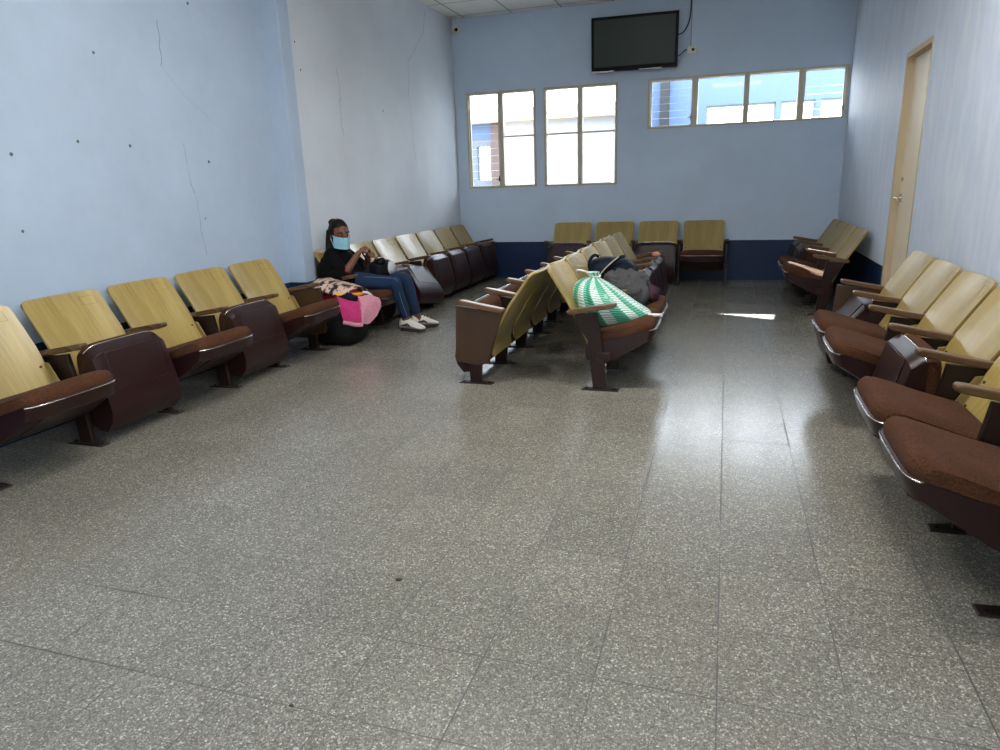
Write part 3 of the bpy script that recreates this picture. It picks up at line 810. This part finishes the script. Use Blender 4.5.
# ------------------------------------------------------------------ the woman
SKIN = simple('brown_skin', srgb(112, 74, 56), .5, 0, .10, 20, .3)
DENIM = fabric('blue_denim', srgb(36, 52, 78), .3, 200, .8)
M['jacket_black'] = fabric('black_knit', (.004, .004, .0045), .4, 140)
woman = thing('person', 'seated woman in black top, jeans and pale blue face mask, bag on lap', 'person', (0, 0, 0))
def remesh(o, vox=.006, it=4):
    r = o.modifiers.new('remesh', 'REMESH'); r.mode = 'VOXEL'; r.voxel_size = vox; r.use_smooth_shade = True
    s = o.modifiers.new('smooth', 'SMOOTH'); s.factor = .5; s.iterations = it
    return o
HC = Vector((-3.555, 5.985, .955))              # head centre
HR = Matrix.Translation(HC) @ Matrix.Rotation(R(-30), 4, 'Z') @ Matrix.Rotation(R(9), 4, 'Y') @ Matrix.Scale(1.12, 4)     # face along local +x
def hp(x, y, z): return HR @ Vector((x, y, z))
def limb(m, pts, rads, n=16, sg=3, **kw):
    p = sub(pts, sg); r = [q.x for q in sub([(a, 0, 0) for a in rads], sg)]
    m.tube(p, r, n, **kw)
neck = Vector((-3.585, 6.0, .825))
shR, shL = Vector((-3.60, 5.855, .745)), Vector((-3.60, 6.15, .745))
elR, elL = Vector((-3.43, 5.80, .585)), Vector((-3.41, 6.20, .585))
wrR, wrL = Vector((-3.315, 5.925, .790)), Vector((-3.30, 6.06, .750))
hipR, hipL = Vector((-3.40, 5.93, .505)), Vector((-3.40, 6.10, .505))
knR, knL = Vector((-2.975, 5.935, .488)), Vector((-2.945, 6.11, .50))
anR, anL = Vector((-2.925, 6.055, .105)), Vector((-2.87, 6.19, .115))
b = MB()
b.ball((0, 0, 0), (.092, .074, .112), 28, 20, mat=HR)                         # cranium
b.ball((.030, 0, -.048), (.066, .058, .072), 24, 16, mat=HR)                 # jaw
b.ball((.045, 0, -.095), (.030, .030, .024), 16, 10, mat=HR)                 # chin
b.tube([hp(.082, 0, .022), hp(.100, 0, -.012), hp(.106, 0, -.030)], [.009, .012, .014], 10)   # nose
b.ball((.094, 0, -.064), (.012, .026, .008), 12, 8, mat=HR); b.ball((.092, 0, -.077), (.012, .022, .008), 12, 8, mat=HR)   # lips
for s in (-1, 1): b.ball((-.004, s*.075, -.008), (.018, .010, .030), 14, 10, mat=HR)          # ears
for s in (-1, 1): b.ball((.076, s*.033, .026), (.014, .026, .009), 12, 8, mat=HR)             # brow
limb(b, [hp(-.02, 0, -.06), neck, Vector((-3.585, 6.0, .74))], [.050, .048, .07])
limb(b, [(-3.585, 6.0, .76), (-3.56, 6.0, .68), (-3.49, 6.005, .56), (-3.42, 6.01, .50)], [.09, .105, .095, .10], ell=1.15)
for sh, el, wr in ((shR, elR, wrR), (shL, elL, wrL)):
    limb(b, [Vector((-3.59, 6.0, .76)).lerp(sh, .5), sh, sh.lerp(el, .5), el], [.05, .047, .040, .036])
    limb(b, [el, el.lerp(wr, .35), wr], [.036, .037, .025])
for hip, kn, an in ((hipR, knR, anR), (hipL, knL, anL)):
    limb(b, [hip, hip.lerp(kn, .5), kn], [.078, .066, .048])
    limb(b, [kn, kn.lerp(an, .3), an, an+Vector((.01, 0, -.05))], [.048, .047, .030, .032])
# hands: palm, four fingers and a thumb each
def hand(wr, d, nrm, s):
    d = Vector(d).normalized(); nrm = Vector(nrm).normalized(); sd = d.cross(nrm)*s
    pc_ = wr+d*.045
    rings = []
    for k, (t, w, h) in enumerate([(0, .024, .017), (.025, .032, .016), (.055, .038, .014), (.078, .036, .012)]):
        c = wr+d*t; rings.append([c+sd*cos(a)*w+nrm*sin(a)*h for a in [2*pi*i/14 for i in range(14)]])
    b.rings(rings)
    for i, (off, ln) in enumerate([(.027, .062), (.009, .070), (-.009, .066), (-.026, .052)]):
        p0 = wr+d*.072+sd*off; c1 = ln*.42; c2 = ln*.33; c3_ = ln*.28
        a1 = (d*cos(.45+.12*i)-nrm*sin(.45+.12*i)); a2 = (d*cos(1.25+.1*i)-nrm*sin(1.25+.1*i)); a3 = (d*cos(1.9)-nrm*sin(1.9))
        p1 = p0+a1*c1; p2 = p1+a2*c2; p3 = p2+a3*c3_
        b.tube([p0-d*.012, p0, p1, p2, p3], [.0092, .0092, .0085, .0078, .006], 8)
    t0 = wr+d*.022+sd*.026
    b.tube([t0-sd*.01, t0+(d*.5+sd*.8-nrm*.2).normalized()*.026, t0+(d*.85+sd*.5-nrm*.45).normalized()*.056], [.012, .0105, .0075], 8)
hand(wrR, (.55, .45, .30), (.25, -.45, .85), 1)
hand(wrL, (.55, -.35, .15), (.25, .45, .85), -1)
remesh(b.build('body', SKIN, woman), .005, 3)
# clothing
j = MB()
limb(j, [(-3.585, 6.0, .815), (-3.585, 6.0, .765), (-3.57, 6.0, .69), (-3.52, 6.005, .59), (-3.455, 6.01, .50), (-3.43, 6.01, .45)], [.062, .105, .130, .128, .138, .138], 22, ell=1.2)
limb(j, [(-3.60, 5.86, .765), (-3.60, 6.0, .79), (-3.60, 6.145, .765)], [.058, .07, .058])
for sh, el, k in ((shR, elR, .98), (shL, elL, .98)):
    limb(j, [sh.lerp(Vector((-3.59, 6, .77)), .4), sh, sh.lerp(el, .5), sh.lerp(el, k)], [.07, .068, .068, .058])
j.ball((-3.625, 5.825, .58), (.095, .105, .18)); j.ball((-3.49, 5.86, .53), (.15, .085, .10)); j.ball((-3.48, 5.775, .545), (.15, .085, .085)); j.ball((-3.60, 5.92, .70), (.085, .10, .10)); j.ball((-3.50, 5.97, .70), (.07, .10, .10))
remesh(j.build('top', 'jacket_black', woman), .008, 4)
cf = MB(); q = elR+Vector((.010, .010, .012)); dd = (wrR-elR).normalized()
cf.tube([q-dd*.012, q+dd*.020], [.051, .047], 16); cf.build('cuff', 'red_cloth', woman, smooth=60)
jn = MB()
jn.ball((-3.415, 6.015, .495), (.115, .165, .085))
for hip, kn, an in ((hipR, knR, anR), (hipL, knL, anL)):
    limb(jn, [hip, hip.lerp(kn, .5), kn.lerp(hip, .1), kn, kn.lerp(an, .12), kn.lerp(an, .5), kn.lerp(an, .90)], [.092, .080, .066, .063, .061, .054, .040])
remesh(jn.build('jeans', DENIM, woman), .008, 3)
for hip, kn, an in ((hipR, knR, anR),):
    sm = MB(); pts = [hip+Vector((.1, -.06, .052)), hip.lerp(kn, .55)+Vector((0, -.055, .056)), kn+Vector((-.02, -.040, .052)), kn+Vector((.045, -.030, .025)), kn.lerp(an, .3)+Vector((.035, -.046, .0)), kn.lerp(an, .85)+Vector((.028, -.033, 0))]
    sm.tube(sub(pts, 4), .0022, 6); sm.build('seam', simple('pale_denim_seam', srgb(104, 122, 150), .8), woman, smooth=60)
M['shoe_white'] = simple('white_shoe_leather', srgb(206, 200, 190), .5)
M['sole'] = simple('dark_shoe_sole', srgb(48, 44, 44), .6)
def shoe(an, yaw, pitch):
    mt = Matrix.Translation((an.x, an.y, 0)) @ Matrix.Rotation(yaw, 4, 'Z') @ Matrix.Diagonal((1.12, 1.25, 1.28, 1)) @ Matrix.Translation((-.05, 0, 0)) @ Matrix.Rotation(-pitch, 4, 'Y') @ Matrix.Translation((.05, 0, 0))
    u = MB(); rings = []
    for (x, w, z0, z1) in [(-.072, .018, .022, .075), (-.062, .030, .020, .098), (-.03, .036, .020, .105), (.02, .040, .020, .098), (.07, .044, .020, .078), (.115, .046, .020, .060), (.15, .040, .020, .046), (.172, .022, .024, .036)]:
        rings.append([mt @ Vector((x, cos(a)*w, (z0+z1)/2+sin(a)*(z1-z0)/2)) for a in [2*pi*i/16 for i in range(16)]])
    u.rings(rings); o = u.build('shoe', 'shoe_white', woman, smooth=60)
    s = MB(); rings = []
    for z, k in ((.001, .95), (.010, 1.04), (.026, 1.0)):
        rings.append([mt @ Vector((.05+cos(a)*.125*k, sin(a)*(.038+.010*cos(a))*k, z+(.010 if cos(a) > .85 and z < .005 else 0))) for a in [2*pi*i/28 for i in range(28)]])
    s.rings(rings); s.build('sole', 'sole', o, smooth=50)
    l = MB()
    for q in (.035, .06, .085):
        l.tube([mt @ Vector((q-.01, -.030, .080-q*.25)), mt @ Vector((q, 0, .112-q*.42)), mt @ Vector((q-.01, .030, .080-q*.25))], .005, 6)
    l.build('laces', 'white_string', o, smooth=60)
    a = MB(); a.tube([mt @ Vector((-.03, -.037, .05)), mt @ Vector((.03, -.041, .06)), mt @ Vector((.06, -.040, .045))], [.006, .013, .006], 8)
    a.build('side_flash', 'sole', o, smooth=60)
    c = MB(); c.tube([mt @ Vector((-.015, 0, .085)), mt @ Vector((-.012, 0, .115))], [.040, .036], 14); c.build('collar', 'sole', o, smooth=60)
shoe(anR+Vector((-.005, 0, 0)), R(-8), 0)
shoe(anL+Vector((0, .02, 0)), R(35), 0)
# hair, mask, eyes
hr = MB()
def hair_fn(d): return 1+.03*noise.noise(d*5)
hr.ball((-.012, 0, .018), (.098, .086, .108), 30, 20, mat=HR, fn=hair_fn)
hm_ = hr
hr.ball((-.062, -.015, .085), (.044, .048, .034), 18, 12, mat=HR)            # bun
for s in (-1, 1):
    limb(hr, [hp(-.03, s*.076, .03), hp(-.035, s*.080, -.06), hp(-.02, s*.085, -.14), hp(.02, s*.088, -.20)], [.030, .032, .036, .024], 12)
limb(hr, [hp(-.05, 0, .03), hp(-.060, 0, -.06), hp(-.055, 0, -.14), hp(-.05, 0, -.20)], [.075, .080, .085, .080], 16, ell=1.1)
# keep the face clear: cut everything in front of the hairline
vs = []
hi = HR.inverted()
for v in hr.v:
    p = hi @ Vector(v)
    if p.z < .062 and abs(p.y) < .072 and p.x > .02: p.x = min(p.x, .02)
    elif p.x > .066+.4*(p.z-.062) and p.z >= .062: p.x = min(p.x, .064+(p.z-.062)*-.35)
    vs.append(tuple(HR @ p))
hr.v = vs
remesh(hr.build('hair', simple('black_hair', (.004, .0035, .0035), .5, 0, .3, 60, .25), woman), .006, 3)
for s in (-1, 1):
    e = MB().ball((.083, s*.032, .004), (.009, .0150, .0062), 14, 10, mat=HR).build('eye', simple('eye_white', (.30, .27, .24), .25), woman, smooth=60)
    MB().ball((.0905, s*.032, .004), (.004, .0080, .0060), 12, 8, mat=HR).build('iris', simple('iris', (.012, .008, .006), .1), e, smooth=60)
    MB().tube([hp(.092, s*.014, .024), hp(.091, s*.034, .031), hp(.078, s*.054, .024)], .0045, 8).build('eyebrow', simple('brow_hair', (.008, .006, .005), .6), woman, smooth=60)
mk = MB()
def mask_pt(u, v, off):
    th = u*R(74); z = -.008-.100*(v+1)/2-.004*cos(u*1.5)
    rx = .092+.022*cos(u*pi/2)**2*(1-.35*abs(v)); ry = .070
    return HR @ Vector((.008+rx*cos(th)+off*cos(th), (ry+off)*sin(th), z if abs(v) < 1 else z))
nu_, nv_ = 20, 12; vs = []; fs = []
for k in (0, 1):
    for jj in range(nv_+1):
        for ii in range(nu_+1):
            v = -1+2*jj/nv_; pl = .0022*(1 if jj % 3 == 0 else 0)
            vs.append(tuple(mask_pt(-1+2*ii/nu_, v, .006+k*.004+pl)))
o_ = (nu_+1)*(nv_+1); nn_ = nu_+1
for jj in range(nv_):
    for ii in range(nu_):
        a = jj*nn_+ii; fs += [(a, a+1, a+1+nn_, a+nn_), (o_+a, o_+a+nn_, o_+a+1+nn_, o_+a+1)]
loop = list(range(nn_))+[q*nn_+nu_ for q in range(1, nv_+1)]+[nv_*nn_+i for i in range(nu_-1, -1, -1)]+[q*nn_ for q in range(nv_-1, 0, -1)]
for a, c in zip(loop, loop[1:]+loop[:1]): fs.append((c, a, o_+a, o_+c))
mk.add(vs, fs)
mask = mk.build('face_mask', simple('pale_blue_mask', srgb(150, 200, 218), .7), woman, smooth=60)
for s in (-1, 1):
    MB().tube(sub([mask_pt(s, -.8, .006), hp(-.005, s*.080, .004), hp(-.022, s*.082, -.01), mask_pt(s, .8, .006)]), .0025, 6).build('ear_loop', 'white_string', mask, smooth=60)
# handbag on her lap
hb = thing('handbag', 'black handbag with pale side and round flap on the woman lap', 'bag', (-3.155, 6.04, .565))
HBM = Matrix.Rotation(R(-15), 4, 'Z')
MB().ball((0, 0, .05), (.085, .12, .085), 30, 18, fn=bagfn, mat=HBM).build('body', 'nylon', hb, smooth=60)
MB().ball((.03, -.05, .118), (.062, .062, .050), 22, 14, mat=HBM).build('flap', 'black_plastic', hb, smooth=60)
MB().ball((.070, .05, .055), (.042, .062, .066), 22, 14, mat=HBM).build('pale_side', simple('pale_grey_plush', srgb(178, 180, 186), .7), hb, smooth=60)
MB().tube(sub([(-.06, -.10, .11), (-.12, -.11, .19), (-.20, -.06, .24), (-.24, .04, .22)]), .009, 8, mat=HBM).build('strap', 'nylon', hb, smooth=60)
MB().tube(sub([(.04, -.105, .15), (.06, -.095, .163), (.075, -.07, .163)]), .006, 8, mat=HBM).build('buckle', 'chrome', hb, smooth=60)

# ------------------------------------------------------------------ floor litter
def litter(label, x, y, s, seed):
    tag(lump((x, y, s*.3), (s, s*.7, s*.35), .5, 2, seed, 12, 8, flat=s*.28).build('dry_leaf', simple('dry_brown', srgb(58, 50, 38), .8), smooth=60), label, 'leaf')
litter('small dark dry leaf scrap on the floor, left of centre in the foreground', -1.055, 1.963, .012, 2)
litter('tiny dark dry leaf scrap on the floor at the bottom edge of the picture', -1.068, 1.316, .007, 5)

# ------------------------------------------------------------------ outside
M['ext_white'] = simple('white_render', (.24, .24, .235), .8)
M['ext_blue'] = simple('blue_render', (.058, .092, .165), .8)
M['ext_cream'] = simple('cream_fascia', srgb(176, 150, 120), .7)
M['ext_brown'] = simple('brown_column', srgb(72, 58, 52), .8)
M['ext_grey'] = simple('grey_wall', srgb(78, 84, 90), .8)
M['ground'] = simple('concrete_yard', (.42, .41, .38), .9)
struct('yard_ground', MB().box(-16, 14, YB+T+.005, 30, -.16, -.02).box(-16, 14, -22, YREAR-T-.005, -.16, -.02), 'ground')
nb = thing('neighbouring_building', 'white and blue building across the yard seen through the left windows', 'building', (0, 14, 0))
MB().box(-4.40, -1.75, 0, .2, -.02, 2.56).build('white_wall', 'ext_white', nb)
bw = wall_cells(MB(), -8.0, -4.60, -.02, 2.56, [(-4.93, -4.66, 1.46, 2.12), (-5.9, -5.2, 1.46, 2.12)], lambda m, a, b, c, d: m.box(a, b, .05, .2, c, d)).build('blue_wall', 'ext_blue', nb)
wall_cells(MB(), -5.10, -4.602, .2, 2.26, [(-4.93, -4.66, 1.46, 2.12)], lambda m, a, b, c, d: m.box(a, b, .02, .049, c, d)).build('window_surround', 'ext_grey', nb)
MB().box(-4.60, -4.40, -.06, .2, -.02, 2.56).build('column', 'ext_brown', nb)
MB().box(-8.1, -1.70, -.25, .3, 2.56, 2.63).build('fascia', 'ext_cream', nb)
MB().prism([(-8.1, 2.63), (-1.7, 2.63), (-1.9, 2.80), (-8.1, 2.80)], -.2, 4.0).build('roof', 'ext_white', nb)
wb = MB()
for q in (-4.93, -4.835, -4.74, -4.645): wb.box(q, q+.022, .08, .11, 1.46, 2.12)
wb.build('window_bars', 'ext_white', nb)
wg = thing('blue_wing', 'blue painted wall with white window openings seen through the high window strip', 'building', (0, 13, 0))
ops = [(-.41, .70, 2.0, 2.53), (.78, 1.30, 2.0, 2.53), (1.38, 3.2, 2.0, 2.53)]
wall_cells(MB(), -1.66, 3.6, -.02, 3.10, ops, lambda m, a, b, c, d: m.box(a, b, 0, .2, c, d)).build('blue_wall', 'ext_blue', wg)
MB().box(-1.17, -1.02, -.16, -.004, -.02, 3.08).build('dark_column', simple('dark_grey_paint', srgb(14, 15, 18), .7), wg)
fm = MB()
for a, b_, c, d in ops:
    fm.box(a, b_, .05, .12, d-.03, d); fm.box(a, a+.03, .05, .12, c, d-.03); fm.box(b_-.03, b_, .05, .12, c, d-.03)
fm.build('window_frame', simple('grey_frame', srgb(100, 105, 100), .5), wg)
# eave over the windows, its unseen edge shaped to cut the sun to slivers
ev = MB()
pts = [(XL-1.5, YB+T+.004), (XL-1.5, YB+2.05), (-1.36, YB+2.05), (-1.26, YB+1.16), (.22, YB+1.13), (1.40, YB+.55), (2.6, YB+.55), (2.6, YB+T+.004)]
n_ = len(pts)
ev.add([(x, y, 2.90) for x, y in pts]+[(x, y, 2.99) for x, y in pts], [tuple(range(n_-1, -1, -1)), tuple(range(n_, 2*n_))]+[(i, (i+1) % n_, (i+1) % n_+n_, i+n_) for i in range(n_)])
struct('roof_overhang', ev, 'ext_white')

# ------------------------------------------------------------------ light
def fill_panel(x, y, k):  # glowing ceiling panel added out of view to brighten the room
    t = thing('ceiling_light', ['ceiling light panel overhead on the left, over the near left row', 'ceiling light panel overhead on the right, over the near right row', 'ceiling light panel on the left above the camera', 'ceiling light panel on the right above the camera'][k], 'light', (x, y, ZC))
    m = MB(); m.box(-.62, .62, -.32, .32, -.012, -.001); m.build('frame', 'white_plastic', t)
    e, nt, bb_ = nmat('lamp_diffuser'); bb_.inputs['Emission Color'].default_value = (1, .97, .92, 1); bb_.inputs['Emission Strength'].default_value = FILL_POWER[k]
    e.cycles.emission_sampling = 'FRONT'
    MB().box(-.58, .58, -.28, .28, -.020, -.0125).build('diffuser', e, t)
FILL_POWER = (14., 14., 4., 4.)
fill_panel(-1.7, 3.7, 0); fill_panel(.1, 3.7, 1); fill_panel(-1.7, .4, 2); fill_panel(.1, .4, 3)

w = bpy.data.worlds.new('sky'); scene.world = w; w.use_nodes = True; nt = w.node_tree
bg = nt.nodes['Background']
tc = nt.nodes.new('ShaderNodeTexCoord'); sp = nt.nodes.new('ShaderNodeSeparateXYZ'); nt.links.new(tc.outputs['Generated'], sp.inputs[0])
c = ramp(nt, math_n(nt, 'ADD', math_n(nt, 'MULTIPLY', sp.outputs[2], .5), .5), [(.48, (.55, .55, .52)), (.52, (1., 1., 1.)), (.8, (.72, .84, 1.))])
nt.links.new(c, bg.inputs[0]); bg.inputs[1].default_value = 7.0
sun = bpy.data.lights.new('sun', 'SUN'); sun.energy = 14; sun.angle = R(.6); sun.color = (1, .95, .86)
so_ = bpy.data.objects.new('sun', sun); COL.objects.link(so_)
so_.rotation_euler = Vector((-.10, -1, -.80)).to_track_quat('-Z', 'Y').to_euler()
so_.location = (2, 16, 8)

# ------------------------------------------------------------------ camera (solved from the photograph)
yaw, pitch, roll, f = -.317466, .269908, -.0346271, 687.652
fw = Vector((sin(yaw), cos(yaw), 0)); rt = Vector((cos(yaw), -sin(yaw), 0)); up = Vector((0, 0, 1))
f2 = fw*cos(pitch)-up*sin(pitch); u2 = up*cos(pitch)+fw*sin(pitch)
r3 = rt*cos(roll)+u2*sin(roll); u3 = u2*cos(roll)-rt*sin(roll)
cam = bpy.data.cameras.new('camera'); cam.sensor_width = 36; cam.lens = f*36/1000; cam.clip_start = .05
co = bpy.data.objects.new('camera', cam); COL.objects.link(co)
co.matrix_world = Matrix(((r3.x, u3.x, -f2.x, 0), (r3.y, u3.y, -f2.y, 0), (r3.z, u3.z, -f2.z, 1.36), (0, 0, 0, 1)))
scene.camera = co
scene.view_settings.view_transform = 'Standard'; scene.view_settings.look = 'None'
scene.view_settings.gamma = 1; scene.view_settings.use_curve_mapping = False
scene.view_settings.exposure = 1.2
